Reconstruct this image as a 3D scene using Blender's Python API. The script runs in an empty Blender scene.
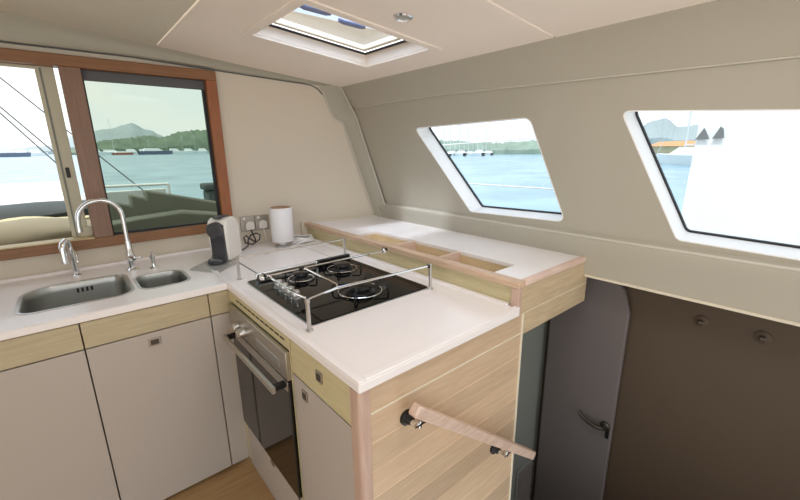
import bpy, bmesh, math, random
from mathutils import Vector, Matrix
random.seed(7)
SC = bpy.context.scene
COL = SC.collection
PI = math.pi

# ------------------------------------------------------------------ camera
cam = bpy.data.cameras.new('camera')
cam_o = bpy.data.objects.new('camera', cam)
COL.objects.link(cam_o)
cam.sensor_fit = 'HORIZONTAL'; cam.sensor_width = 36.0
cam.lens = 36.0 * 389.59 / 800.0
cam.clip_start = 0.02; cam.clip_end = 6000
_p, _y, _r = math.radians(14.5525), math.radians(40.3941), math.radians(0.6669)
_f = Vector((math.sin(_y)*math.cos(_p), math.cos(_y)*math.cos(_p), -math.sin(_p)))
_rt = Vector((math.cos(_y), -math.sin(_y), 0)); _dn = _f.cross(_rt)
_c, _s = math.cos(_r), math.sin(_r)
_rr = _c*_rt + _s*_dn; _dd = -_s*_rt + _c*_dn
_m = Matrix((_rr, -_dd, -_f)).transposed().to_4x4()
_m.translation = (0, 0, 1.44)
cam_o.matrix_world = _m
SC.camera = cam_o

# ------------------------------------------------------------------ colour management
SC.view_settings.view_transform = 'Standard'
SC.view_settings.look = 'None'
SC.view_settings.gamma = 1.0
SC.view_settings.use_curve_mapping = False
SC.view_settings.exposure = 0.0

# ------------------------------------------------------------------ world: hazy bright sky with soft clouds
world = bpy.data.worlds.new('sky'); SC.world = world; world.use_nodes = True
nt = world.node_tree; nt.nodes.clear()
def N(t, typ, **kw):
    n = t.nodes.new(typ)
    for k, v in kw.items(): setattr(n, k, v)
    return n
out = N(nt, 'ShaderNodeOutputWorld'); bg = N(nt, 'ShaderNodeBackground')
tc = N(nt, 'ShaderNodeTexCoord'); sep = N(nt, 'ShaderNodeSeparateXYZ')
rmp = N(nt, 'ShaderNodeValToRGB')
e = rmp.color_ramp.elements
e[0].position = 0.0; e[0].color = (0.93, 0.97, 0.98, 1)
e[1].position = 0.7; e[1].color = (0.62, 0.78, 0.95, 1)
mp = N(nt, 'ShaderNodeMapping'); mp.inputs['Scale'].default_value = (1.5, 1.5, 6)
nz = N(nt, 'ShaderNodeTexNoise'); nz.inputs['Scale'].default_value = 2.2; nz.inputs['Detail'].default_value = 5
r2 = N(nt, 'ShaderNodeValToRGB'); r2.color_ramp.elements[0].position = .42; r2.color_ramp.elements[1].position = .68
mx = N(nt, 'ShaderNodeMixRGB'); mx.inputs[2].default_value = (1.0, .98, .96, 1)
nt.links.new(tc.outputs['Generated'], sep.inputs[0]); nt.links.new(sep.outputs['Z'], rmp.inputs[0])
nt.links.new(tc.outputs['Generated'], mp.inputs[0]); nt.links.new(mp.outputs[0], nz.inputs[0])
nt.links.new(nz.outputs[0], r2.inputs[0]); nt.links.new(r2.outputs[0], mx.inputs[0])
nt.links.new(rmp.outputs[0], mx.inputs[1]); nt.links.new(mx.outputs[0], bg.inputs[0])
bg.inputs[1].default_value = 1.5
nt.links.new(bg.outputs[0], out.inputs[0])

# the sun: high and hazy, behind the boat on its port side
sun = bpy.data.lights.new('sun', 'SUN'); sun.energy = 3.0; sun.angle = math.radians(6); sun.color = (1, .97, .92)
sun_o = bpy.data.objects.new('sun', sun); COL.objects.link(sun_o)
sun_o.rotation_euler = Vector((0.62, 0.22, -1.15)).to_track_quat('-Z', 'Y').to_euler()

# the saloon's own daylight: its big aft door opening behind the photographer
aft = bpy.data.lights.new('saloon_daylight', 'AREA'); aft.shape = 'RECTANGLE'; aft.size = 2.2; aft.size_y = 1.2
aft.energy = 3.0; aft.color = (1, .95, .9)
aft_o = bpy.data.objects.new('saloon_daylight', aft); COL.objects.link(aft_o)
aft_o.location = (-1.6, -2.2, 1.35)
aft_o.rotation_euler = (Vector((0.9, 1.6, 0.7)) - aft_o.location).to_track_quat('-Z', 'Y').to_euler()

# added fill lamp below a made-up ceiling opening, brightens the peninsula top
hat = bpy.data.lights.new('overhead_fill', 'AREA'); hat.shape = 'RECTANGLE'; hat.size = .44; hat.size_y = .46
hat.energy = 5.5; hat.color = (1, .975, .985)
top_fill_o = bpy.data.objects.new('overhead_fill', hat); COL.objects.link(top_fill_o)
top_fill_o.location = (.685, .30, 1.905)

# skylight falling through the galley's roof hatch
sky = bpy.data.lights.new('roof_hatch_daylight', 'AREA'); sky.shape = 'RECTANGLE'; sky.size = .7; sky.size_y = .6
sky.energy = 13; sky.color = (1, .985, .97)
sky_o = bpy.data.objects.new('roof_hatch_daylight', sky); COL.objects.link(sky_o)
sky_o.location = (.97, 1.45, 2.42)

# ------------------------------------------------------------------ materials
MATS = {}
def mat(name, col, rough=.5, metal=0, spec=.5, trans=0, coat=0, bump=0, bscale=40, var=0, vscale=8, sheen=0):
    m = bpy.data.materials.new(name); m.use_nodes = True
    t = m.node_tree; b = t.nodes['Principled BSDF']
    b.inputs['Base Color'].default_value = (*col, 1); b.inputs['Roughness'].default_value = rough
    b.inputs['Metallic'].default_value = metal; b.inputs['Specular IOR Level'].default_value = spec
    b.inputs['Transmission Weight'].default_value = trans; b.inputs['Coat Weight'].default_value = coat
    b.inputs['Sheen Weight'].default_value = sheen
    tcn = N(t, 'ShaderNodeTexCoord')
    n = N(t, 'ShaderNodeTexNoise'); n.inputs['Scale'].default_value = vscale; n.inputs['Detail'].default_value = 4
    t.links.new(tcn.outputs['Object'], n.inputs[0])
    r = N(t, 'ShaderNodeMapRange'); r.inputs['To Min'].default_value = 1-var; r.inputs['To Max'].default_value = 1+var
    t.links.new(n.outputs[0], r.inputs[0])
    mm = N(t, 'ShaderNodeVectorMath', operation='SCALE'); mm.inputs[0].default_value = col
    t.links.new(r.outputs[0], mm.inputs['Scale']); t.links.new(mm.outputs[0], b.inputs['Base Color'])
    if bump:
        n2 = N(t, 'ShaderNodeTexNoise'); n2.inputs['Scale'].default_value = bscale; n2.inputs['Detail'].default_value = 3
        t.links.new(tcn.outputs['Object'], n2.inputs[0])
        bp = N(t, 'ShaderNodeBump'); bp.inputs['Strength'].default_value = bump; bp.inputs['Distance'].default_value = .002
        t.links.new(n2.outputs[0], bp.inputs['Height']); t.links.new(bp.outputs[0], b.inputs['Normal'])
    MATS[name] = m
    return m
def wood(name, c1, c2, scale=(1, 14, 14), rough=.45, planks=None, axis='Z'):
    """grain stretched along one object axis; planks=(height) gives laminated boards of slightly different tone"""
    m = bpy.data.materials.new(name); m.use_nodes = True
    t = m.node_tree; b = t.nodes['Principled BSDF']; b.inputs['Roughness'].default_value = rough
    tcn = N(t, 'ShaderNodeTexCoord'); mpn = N(t, 'ShaderNodeMapping'); mpn.inputs['Scale'].default_value = scale
    t.links.new(tcn.outputs['Object'], mpn.inputs[0])
    n = N(t, 'ShaderNodeTexNoise'); n.inputs['Scale'].default_value = 6; n.inputs['Detail'].default_value = 6
    n.inputs['Distortion'].default_value = .6
    t.links.new(mpn.outputs[0], n.inputs[0])
    r = N(t, 'ShaderNodeValToRGB'); r.color_ramp.elements[0].position = .3; r.color_ramp.elements[1].position = .7
    r.color_ramp.elements[0].color = (*c1, 1); r.color_ramp.elements[1].color = (*c2, 1)
    t.links.new(n.outputs[0], r.inputs[0]); last = r.outputs[0]
    if planks:
        s = N(t, 'ShaderNodeSeparateXYZ'); t.links.new(tcn.outputs['Object'], s.inputs[0])
        dv = N(t, 'ShaderNodeMath', operation='DIVIDE'); dv.inputs[1].default_value = planks
        t.links.new(s.outputs['Z'], dv.inputs[0])
        fl = N(t, 'ShaderNodeMath', operation='FLOOR'); t.links.new(dv.outputs[0], fl.inputs[0])
        wn = N(t, 'ShaderNodeTexWhiteNoise', noise_dimensions='1D'); t.links.new(fl.outputs[0], wn.inputs['W'])
        mr = N(t, 'ShaderNodeMapRange'); mr.inputs['To Min'].default_value = .80; mr.inputs['To Max'].default_value = 1.08
        t.links.new(wn.outputs['Value'], mr.inputs[0])
        # seam line
        fr = N(t, 'ShaderNodeMath', operation='FRACT'); t.links.new(dv.outputs[0], fr.inputs[0])
        gt = N(t, 'ShaderNodeMath', operation='GREATER_THAN'); gt.inputs[1].default_value = .045
        t.links.new(fr.outputs[0], gt.inputs[0])
        mr2 = N(t, 'ShaderNodeMapRange'); mr2.inputs['To Min'].default_value = 1.22; mr2.inputs['To Max'].default_value = 1
        t.links.new(gt.outputs[0], mr2.inputs[0])
        mu = N(t, 'ShaderNodeMath', operation='MULTIPLY'); t.links.new(mr.outputs[0], mu.inputs[0]); t.links.new(mr2.outputs[0], mu.inputs[1])
        vm = N(t, 'ShaderNodeVectorMath', operation='SCALE'); t.links.new(last, vm.inputs[0]); t.links.new(mu.outputs[0], vm.inputs['Scale'])
        last = vm.outputs[0]
    t.links.new(last, b.inputs['Base Color'])
    MATS[name] = m
    return m
def S(r, g, b):
    f = lambda c: (c/255/12.92) if c/255 <= .04045 else ((c/255+.055)/1.055)**2.4
    return (f(r), f(g), f(b))

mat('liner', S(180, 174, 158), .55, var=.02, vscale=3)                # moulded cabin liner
mat('highlight_bead', S(206, 200, 186), .4)  # paler than the liner, carries the highlight of its rounded edges
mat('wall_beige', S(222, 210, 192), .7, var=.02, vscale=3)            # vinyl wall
mat('ceiling_vinyl', S(248, 236, 224), .7, var=.02, vscale=2)
mat('ceiling_side', S(220, 213, 196), .7, var=.02, vscale=2)
mat('worktop', S(250, 243, 240), .28, var=.015, vscale=5, coat=.2)
mat('door_beige', S(188, 177, 166), .5, var=.015, vscale=4)
mat('window_reveal', S(250, 249, 248), .35)
wood('band_oak', S(184, 168, 136), S(198, 184, 152), (1.2, 18, 18))
wood('band_oak_y', S(198, 184, 140), S(212, 200, 158), (18, 1.2, 18))
wood('panel_oak', S(202, 172, 140), S(216, 188, 156), (1.6, 16, 16), planks=.088)
wood('block_oak', S(192, 168, 134), S(212, 190, 156), (1.6, 16, 16))
wood('rail_pink', S(198, 166, 138), S(218, 188, 160), (14, 1.5, 14))
wood('rail_pink_x', S(216, 184, 166), S(232, 206, 190), (1.5, 14, 14))
wood('post_pink', S(190, 158, 140), S(206, 176, 158), (14, 14, 1.2))
wood('handrail_oak', S(200, 170, 150), S(222, 196, 178), (3, 14, 14))
wood('teak', S(134, 92, 60), S(154, 108, 72), (1.2, 16, 16), rough=.4)
wood('teak_v', S(134, 102, 82), S(150, 116, 96), (16, 16, 1.2), rough=.4)
wood('teak_r', S(150, 90, 54), S(170, 106, 66), (16, 16, 1.2), rough=.4)
wood('recess_oak', S(222, 196, 152), S(238, 216, 178), (12, 1.4, 12))
wood('floor_wood', S(168, 132, 88), S(190, 152, 106), (1.2, 12, 12))
mat('dark_gap', (.02, .018, .015), .8)
mat('steel', (.62, .61, .59), .28, 1)
mat('sink_steel', (.50, .50, .47), .33, 1)
mat('chrome', (.82, .82, .82), .1, 1)
mat('dark_metal', (.10, .085, .07), .35, .8)
mat('groove_shade_beige', S(150, 132, 122), .6)  # shade of the worktop rim groove put into the colour
mat('brushed', (.55, .52, .47), .35, 1)
mat('oven_glass', (.010, .008, .006), .06, 0, .45)
mat('hob_glass', (.003, .003, .003), .06, 0, .22)
mat('iron', (.012, .012, .012), .4, .3)
mat('burner_cap', (.008, .008, .009), .12, .2)
mat('black_plastic', (.025, .025, .03), .35)
mat('charcoal_plastic', (.05, .05, .055), .4)
mat('white_plastic', S(238, 232, 222), .3)
mat('paper', S(240, 236, 236), .8)
mat('cardboard', S(176, 140, 110), .8)
mat('socket_metal', (.42, .37, .32), .35, .8)
mat('tray_grey', (.50, .49, .45), .25, .3)
mat('cable_white', S(240, 236, 230), .5)
mat('gasket', (.02, .02, .022), .6)
mat('blind_grey', S(96, 96, 98), .6)
mat('sash_pale', S(204, 198, 174), .5)
mat('sill_pale', S(206, 184, 140), .5)
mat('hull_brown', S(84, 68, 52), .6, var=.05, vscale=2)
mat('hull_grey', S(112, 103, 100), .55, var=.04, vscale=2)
mat('end_grey', S(134, 136, 128), .6)
mat('trim_white', S(228, 218, 196), .4)
mat('boat_white', S(240, 240, 238), .4)
mat('boat_navy', S(112, 118, 136), .4)
mat('boat_red', S(190, 110, 90), .5)
mat('canvas_tan', S(152, 144, 122), .9, bump=.4, bscale=30, var=.12, vscale=6)
mat('canvas_cream', S(210, 198, 160), .9, var=.1)
mat('canvas_slate', S(86, 92, 92), .9, var=.12, vscale=5)
mat('tarp_grey', S(126, 126, 116), .85, bump=.3, bscale=12, var=.2, vscale=6)
mat('deck_white', S(235, 235, 228), .5)
mat('rope_grey', S(110, 110, 108), .8)
mat('mast_grey', S(210, 212, 214), .4)
mat('tree_green', S(112, 126, 106), .95, var=.45, vscale=.12, bump=0)
mat('hill_haze', S(160, 170, 170), .95, var=.15, vscale=.03)  # pale tone, aerial haze put into the colour
mat('tree_pale', S(140, 156, 140), .95, var=.4, vscale=.3)
mat('roof_orange', S(214, 160, 110), .8)
mat('sail_white', (.92, .92, .92), .6)
mat('mark_grey', S(120, 122, 122), .7)
mat('handle_blue', S(120, 128, 160), .35)
mat('beige_canvas', S(235, 210, 170), .8)
# sea
m = bpy.data.materials.new('sea'); m.use_nodes = True; t = m.node_tree; b = t.nodes['Principled BSDF']
b.inputs['Roughness'].default_value = .25; b.inputs['Specular IOR Level'].default_value = .35
tcn = N(t, 'ShaderNodeTexCoord'); mpn = N(t, 'ShaderNodeMapping'); mpn.inputs['Scale'].default_value = (.5, .5, 1)
t.links.new(tcn.outputs['Object'], mpn.inputs[0])
n = N(t, 'ShaderNodeTexNoise'); n.inputs['Scale'].default_value = .6; n.inputs['Detail'].default_value = 6
t.links.new(mpn.outputs[0], n.inputs[0])
r = N(t, 'ShaderNodeValToRGB'); r.color_ramp.elements[0].position = .3; r.color_ramp.elements[1].position = .7
r.color_ramp.elements[0].color = (*S(112, 150, 164), 1); r.color_ramp.elements[1].color = (*S(150, 184, 198), 1)
t.links.new(n.outputs[0], r.inputs[0]); t.links.new(r.outputs[0], b.inputs['Base Color'])
bp = N(t, 'ShaderNodeBump'); bp.inputs['Strength'].default_value = .5; bp.inputs['Distance'].default_value = .15
t.links.new(n.outputs[0], bp.inputs['Height']); t.links.new(bp.outputs[0], b.inputs['Normal'])
MATS['sea'] = m
# panes: transparent tint + faint reflection
def pane_mat(name, tint, refl=.06):
    m = bpy.data.materials.new(name); m.use_nodes = True; t = m.node_tree; t.nodes.clear()
    o = N(t, 'ShaderNodeOutputMaterial'); mix = N(t, 'ShaderNodeMixShader'); mix.inputs[0].default_value = refl
    tr = N(t, 'ShaderNodeBsdfTransparent'); tr.inputs[0].default_value = (*tint, 1)
    g = N(t, 'ShaderNodeBsdfGlossy'); g.inputs['Roughness'].default_value = .02
    t.links.new(tr.outputs[0], mix.inputs[1]); t.links.new(g.outputs[0], mix.inputs[2]); t.links.new(mix.outputs[0], o.inputs[0])
    MATS[name] = m
pane_mat('pane_tint', (.72, .765, .71), .003)
pane_mat('pane_clear', (.93, .96, .98), .03)
pane_mat('pane_hatch', (.80, .86, .95), .05)
m = bpy.data.materials.new('frosted'); m.use_nodes = True; t = m.node_tree; t.nodes.clear()
o = N(t, 'ShaderNodeOutputMaterial'); tl = N(t, 'ShaderNodeBsdfTranslucent'); tl.inputs[0].default_value = (.5, .5, .5, 1)
t.links.new(tl.outputs[0], o.inputs[0]); MATS['frosted'] = m
m = bpy.data.materials.new('bimini'); m.use_nodes = True; t = m.node_tree; t.nodes.clear()
o = N(t, 'ShaderNodeOutputMaterial'); ad = N(t, 'ShaderNodeAddShader')
d_ = N(t, 'ShaderNodeBsdfDiffuse'); d_.inputs[0].default_value = (.45, .38, .30, 1)
tl = N(t, 'ShaderNodeBsdfTranslucent'); tl.inputs[0].default_value = (.50, .41, .31, 1)
t.links.new(d_.outputs[0], ad.inputs[0]); t.links.new(tl.outputs[0], ad.inputs[1]); t.links.new(ad.outputs[0], o.inputs[0])
MATS['bimini'] = m

# ------------------------------------------------------------------ mesh helpers (all coordinates in metres, cabin frame)
class MB:
    def __init__(s): s.bm = bmesh.new()
    def faces(s, vs, fs):
        v = [s.bm.verts.new(p) for p in vs]
        for f in fs:
            try: s.bm.faces.new([v[i] for i in f])
            except ValueError: pass
        return s
    def box(s, x0, x1, y0, y1, z0, z1):
        v = [(x, y, z) for z in (z0, z1) for y in (y0, y1) for x in (x0, x1)]
        return s.faces(v, [(0, 2, 3, 1), (4, 5, 7, 6), (0, 1, 5, 4), (2, 6, 7, 3), (0, 4, 6, 2), (1, 3, 7, 5)])
    def hexa(s, v):   # 8 corners: bottom four ccw, top four ccw
        return s.faces(v, [(0, 3, 2, 1), (4, 5, 6, 7), (0, 1, 5, 4), (1, 2, 6, 5), (2, 3, 7, 6), (3, 0, 4, 7)])
    def tube(s, pts, r, seg=10, cap=True, closed=False):
        pts = [Vector(p) for p in pts]; n = len(pts); rings = []
        rs = r if isinstance(r, (list, tuple)) else [r]*n
        prev = None
        for i, p in enumerate(pts):
            if closed: d = (pts[(i+1) % n]-pts[i-1]).normalized()
            else:
                d = (pts[min(i+1, n-1)]-pts[max(i-1, 0)]).normalized()
            if prev is None:
                a = Vector((0, 0, 1)) if abs(d.z) < .9 else Vector((1, 0, 0))
                u = d.cross(a).normalized()
            else:
                u = (prev - d*prev.dot(d)).normalized()
            w = d.cross(u); prev = u
            rings.append([s.bm.verts.new(p+(u*math.cos(k*2*PI/seg)+w*math.sin(k*2*PI/seg))*rs[i]) for k in range(seg)])
        m_ = n if closed else n-1
        for i in range(m_):
            A, B = rings[i], rings[(i+1) % n]
            for k in range(seg): s.bm.faces.new((A[k], A[(k+1) % seg], B[(k+1) % seg], B[k]))
        if cap and not closed:
            s.bm.faces.new(rings[0][::-1]); s.bm.faces.new(rings[-1])
        return s
    def lathe(s, prof, c=(0, 0, 0), seg=24, M=None):
        rings = []
        c = Vector(c)
        for r_, z in prof:
            rg = []
            for k in range(seg):
                a = 2*PI*k/seg; q = Vector((r_*math.cos(a), r_*math.sin(a), z))
                if M is not None: q = M @ q
                rg.append(s.bm.verts.new(c+q))
            rings.append(rg)
        for A, B in zip(rings, rings[1:]):
            for k in range(seg): s.bm.faces.new((A[k], A[(k+1) % seg], B[(k+1) % seg], B[k]))
        s.bm.faces.new(rings[0][::-1]); s.bm.faces.new(rings[-1])
        return s
    def strip(s, rows, close=False):
        g = [[s.bm.verts.new(p) for p in r] for r in rows]
        for A, B in zip(g, g[1:]):
            for k in range(len(A)-1): s.bm.faces.new((A[k], A[k+1], B[k+1], B[k]))
        return s
    def plate(s, outer, holes, z0, z1, M=None):
        """2D outline with holes, extruded from z0 to z1; M maps (u,v,w) to the cabin frame"""
        bm = s.bm; F = M or (lambda q: q)
        loops = [outer]+list(holes)
        tb = bmesh.new(); es = []; idx = {}
        for L in loops:
            vs = [tb.verts.new((p[0], p[1], 0)) for p in L]
            es += [tb.edges.new((vs[i], vs[(i+1) % len(vs)])) for i in range(len(vs))]
        tb.verts.index_update()
        bmesh.ops.triangle_fill(tb, use_beauty=True, use_dissolve=False, edges=es)
        co = [v.co.copy() for v in tb.verts]; tris = [[v.index for v in f.verts] for f in tb.faces]
        tb.free()
        lo = [bm.verts.new(F((c.x, c.y, z0))) for c in co]; hi = [bm.verts.new(F((c.x, c.y, z1))) for c in co]
        for t_ in tris:
            bm.faces.new([hi[i] for i in t_]); bm.faces.new([lo[i] for i in t_][::-1])
        k = 0
        for L in loops:
            n = len(L)
            for i in range(n):
                a, b_ = k+i, k+(i+1) % n
                bm.faces.new((lo[a], lo[b_], hi[b_], hi[a]))
            k += n
        return s
    def build(s, name, material, parent=None, bevel=0, smooth=True, seg=2, double=False, loc=None):
        bm = s.bm
        bmesh.ops.recalc_face_normals(bm, faces=bm.faces)
        for f in bm.faces: f.smooth = smooth
        for ed in bm.edges:
            if len(ed.link_faces) == 2: ed.smooth = ed.calc_face_angle(0) < math.radians(38)
        me = bpy.data.meshes.new(name)
        if loc is not None: bmesh.ops.translate(bm, verts=bm.verts, vec=-Vector(loc))
        bm.to_mesh(me); bm.free()
        me.materials.append(MATS[material])
        o_ = bpy.data.objects.new(name, me); COL.objects.link(o_)
        if loc is not None: o_.location = loc
        if parent is not None:
            o_.parent = parent
            if 'root_frame' in parent: o_.location = -parent.location
        if bevel:
            md = o_.modifiers.new('bevel', 'BEVEL'); md.width = bevel; md.segments = seg
            md.limit_method = 'ANGLE'; md.angle_limit = math.radians(40)
        return o_
ROOTS = []
def thing(name, loc, label, cat, group=None, rz=0, local=False):
    o_ = bpy.data.objects.new(name, None); o_.empty_display_size = .05; COL.objects.link(o_)
    o_.location = loc; o_.rotation_euler = (0, 0, rz)
    if not local: o_['root_frame'] = 1; ROOTS.append(o_)
    tag(o_, label, cat, group)
    return o_
def tag(o_, label, cat, group=None, kind=None):
    if label: o_['label'] = label
    if cat: o_['category'] = cat
    if group: o_['group'] = group
    if kind: o_['kind'] = kind
    return o_
def struct(name, mb, material, bevel=0, parent=None, label=None, smooth=True, root_kind=True):
    o_ = mb.build(name, material, parent, bevel, smooth)
    if parent is None: o_['kind'] = 'structure'
    if label: o_['label'] = label
    return o_
def rrect(x0, x1, y0, y1, r, n=6):
    rr = r if isinstance(r, (tuple, list)) else (r,)*4      # corners: x0y0, x1y0, x1y1, x0y1
    P_ = []
    for (cx, cy, a0, q) in ((x0+rr[0], y0+rr[0], PI, rr[0]), (x1-rr[1], y0+rr[1], 1.5*PI, rr[1]), (x1-rr[2], y1-rr[2], 0, rr[2]), (x0+rr[3], y1-rr[3], .5*PI, rr[3])):
        for k in range(n+1):
            a = a0+.5*PI*k/n; P_.append((cx+q*math.cos(a), cy+q*math.sin(a)))
    return P_
def rpoly(pts, r, n=5):
    """polygon with rounded corners"""
    out_ = []; m_ = len(pts)
    for i in range(m_):
        p = Vector(pts[i]); a = Vector(pts[i-1]); b_ = Vector(pts[(i+1) % m_])
        rr = r[i] if isinstance(r, (list, tuple)) else r
        u = (a-p).normalized(); w = (b_-p).normalized(); th = u.angle(w)
        d = rr/math.tan(th/2)
        s0, s1 = p+u*d, p+w*d
        for k in range(n+1):
            t_ = k/n; q = (1-t_)**2*s0+2*t_*(1-t_)*p+t_**2*s1
            out_.append((q.x, q.y))
    return out_

# ------------------------------------------------------------------ THE SETTING
CX = 1.45
def zc(x): return 1.825+.096*(CX-x)
def wy(x, z):
    """face of the aft galley wall; it turns in slightly towards the hull side"""
    t_ = min(max((z-.9)/.93, 0), 1)
    if x <= .75: return 2.33
    if x <= 1.15:
        b_, tp = 2.26, 2.315; k = (x-.75)/.4
        return 2.33+k*((b_+(tp-b_)*t_)-2.33)
    k = (x-1.15)/.5
    b_ = 2.26+(2.125-2.26)*k; tp = 2.315+(2.27-2.315)*k
    return b_+(tp-b_)*t_

# floor of the galley and the saloon behind
struct('floor', MB().box(-3.2, .47, -2.6, 2.4, -.04, 0).box(.47, 1.16, .70, 2.4, -.04, 0), 'floor_wood')
# aft/galley wall with the window opening
WX0, WX1, WZ0, WZ1 = -1.15, .705, 1.0, 1.845
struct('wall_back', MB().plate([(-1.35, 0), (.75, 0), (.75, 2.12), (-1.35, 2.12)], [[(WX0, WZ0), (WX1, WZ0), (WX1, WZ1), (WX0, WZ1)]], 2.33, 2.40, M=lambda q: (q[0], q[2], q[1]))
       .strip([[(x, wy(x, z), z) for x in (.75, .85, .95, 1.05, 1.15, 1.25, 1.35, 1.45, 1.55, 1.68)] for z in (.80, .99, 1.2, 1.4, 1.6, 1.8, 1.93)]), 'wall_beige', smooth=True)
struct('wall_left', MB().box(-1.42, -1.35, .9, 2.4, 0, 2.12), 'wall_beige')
# ceiling: cambered panels with joints
def slab(x0, x1, y0, y1, th=.02, dz=0):
    return [(x0, y0, zc(x0)+dz), (x1, y0, zc(x1)+dz), (x1, y1, zc(x1)+dz), (x0, y1, zc(x0)+dz), (x0, y0, zc(x0)+th+dz), (x1, y0, zc(x1)+th+dz), (x1, y1, zc(x1)+th+dz), (x0, y1, zc(x0)+th+dz)]
HX0, HX1, HY0, HY1 = .675, 1.268, 1.255, 1.732          # hatch opening
YS = .82
cm = MB()
cm.plate([(.447, YS+.003), (CX+.03, YS+.003), (CX+.03, 2.36), (.447, 2.36)], [[(HX0, HY0), (HX1, HY0), (HX1, HY1), (HX0, HY1)]], 0, .02, M=lambda q: (q[0], q[1], zc(q[0])+q[2]))
cm.plate([(.447, -1.4), (CX+.03, -1.4), (CX+.03, YS-.003), (.447, YS-.003)], [[(.46, .06), (.91, .06), (.91, .54), (.46, .54)]], 0, .02, M=lambda q: (q[0], q[1], zc(q[0])+q[2]))  # opening cut out of view for the added fill lamp
struct('ceiling', cm, 'ceiling_vinyl', bevel=.003)
struct('ceiling', MB().hexa(slab(-1.42, .441, -1.4, 2.36)), 'ceiling_side', bevel=.003)

def seam_z(x): return 1.874 if x < .35 else 1.874-(x-.35)*.048
# cornice along the top of the galley wall
rows = []
for i in range(28):
    x = -1.35+i*(1.42+1.35)/27
    zt = zc(x)+.004; zb = seam_z(x); h = zt-zb
    y0 = wy(x, 1.83)
    k = max(h, .01)
    prof = [(y0+.02, zb+.0), (y0-.012, zb+.0), (y0-.020, zb+.12*k), (y0-.019, zb+.4*k), (y0-.026, zb+.62*k), (y0-.04, zb+.8*k), (y0-.062, zt)]
    rows.append([(x, a, b_) for a, b_ in prof])
struct('trim_1', MB().strip(rows), 'liner')
# thin dark tube painting the shadow gap under the cornice, turning down at the corner
struct('cornice_shadow_line', MB().tube([(x, wy(x, 1.85)-.003, seam_z(x)-.004) for x in (-1.3, -.6, 0, .35, .55, .75, .95, 1.1, 1.2)]+[(1.26, wy(1.26, 1.83)-.003, 1.823), (1.30, wy(1.30, 1.8)-.003, 1.805), (1.325, wy(1.325, 1.78)-.003, 1.775)], .0035, 6), 'rope_grey')

# ---- hull-side wall: sloping liner with two windows
XT, ZT, XB, ZB = 1.515, 1.70, 1.609, 1.094            # ridge and ledge
def rz(y): return -.030*max(0, 1.45-y)
def sl(q):     # (u=y, v=z, w=outwards) on the slope
    k = (ZT-q[1])/(ZT-ZB); x = XT+(XB-XT)*k
    if q[1] > 1.69:
        dz_ = rz(q[0]); return (x-(XB-XT)*dz_/(ZT-ZB)+q[2]*.99, q[0], q[1]+dz_+q[2]*.145)
    return (x+q[2]*.99, q[0], q[1]+q[2]*.145)
W1 = rpoly([(1.31, 1.114), (.79, 1.128), (.955, 1.563), (1.672, 1.552)], [.03, .03, .05, .02])
W2 = rpoly([(.385, 1.118), (-.55, 1.092), (-.42, 1.492), (.598, 1.562)], [.03, .04, .04, .022])
YE0, YE1 = -1.4, 2.30
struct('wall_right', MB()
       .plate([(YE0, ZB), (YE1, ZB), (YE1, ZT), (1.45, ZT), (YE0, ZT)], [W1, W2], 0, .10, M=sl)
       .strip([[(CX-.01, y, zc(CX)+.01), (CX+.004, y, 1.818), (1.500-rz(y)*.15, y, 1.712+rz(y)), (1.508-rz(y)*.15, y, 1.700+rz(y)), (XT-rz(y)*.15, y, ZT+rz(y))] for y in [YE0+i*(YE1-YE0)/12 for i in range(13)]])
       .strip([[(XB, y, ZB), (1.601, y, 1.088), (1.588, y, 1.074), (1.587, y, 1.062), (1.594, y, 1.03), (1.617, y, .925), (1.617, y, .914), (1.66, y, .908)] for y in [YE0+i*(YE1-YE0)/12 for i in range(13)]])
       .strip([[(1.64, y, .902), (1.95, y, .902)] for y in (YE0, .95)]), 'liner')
struct('trim_3', MB().tube([(1.617, y, .911) for y in (YE0, -.5, 0, .4, .69)], .0055, 8), 'trim_white')
struct('ledge_highlight', MB().tube([(1.596, y, 1.0825) for y in (YE0, -.5, 0, .5, 1.0, 1.5, 1.95)], .005, 8), 'highlight_bead')  # pale bead painting the ledge highlight
struct('ridge_highlight', MB().tube([(1.509-rz(y)*.15, y, 1.700+rz(y)) for y in (YE0, -.5, 0, .5, 1.0, 1.45, 1.8, 2.2)], .0028, 8), 'highlight_bead')  # pale bead painting the ridge highlight
# windows 2 and 3 (the sloped hull windows): frame, gasket, pane
def inset(loop, d):
    c = Vector((sum(p[0] for p in loop)/len(loop), sum(p[1] for p in loop)/len(loop)))
    n_ = len(loop); o2 = []
    for i in range(n_):
        p = Vector(loop[i]); a = Vector(loop[i-1]); b_ = Vector(loop[(i+1) % n_])
        tdir = (b_-a).normalized(); nn = Vector((-tdir.y, tdir.x))
        if nn.dot(c-p) < 0: nn = -nn
        o2.append((p.x+nn.x*d, p.y+nn.y*d))
    return o2
for k, W in ((2, W1), (3, W2)):
    lab = ('sloping hull window above the long shelf' if k == 2 else 'sloping hull window nearest the camera, above the stairwell')
    r_ = MB(); Wi = inset(W, .0035); Wo = inset(W, -.0005)
    r_.plate(Wo, [Wi], -.0012, .10, M=sl)
    rv = struct('window_%d' % k, r_, 'window_reveal', label=lab)
    MB().plate(inset(W, .002), [inset(W, .010)], .093, .103, M=sl).build('gasket', 'gasket', rv)
    MB().plate(inset(W, -.02), [], .103, .107, M=sl).build('pane', 'pane_clear', rv)
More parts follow.
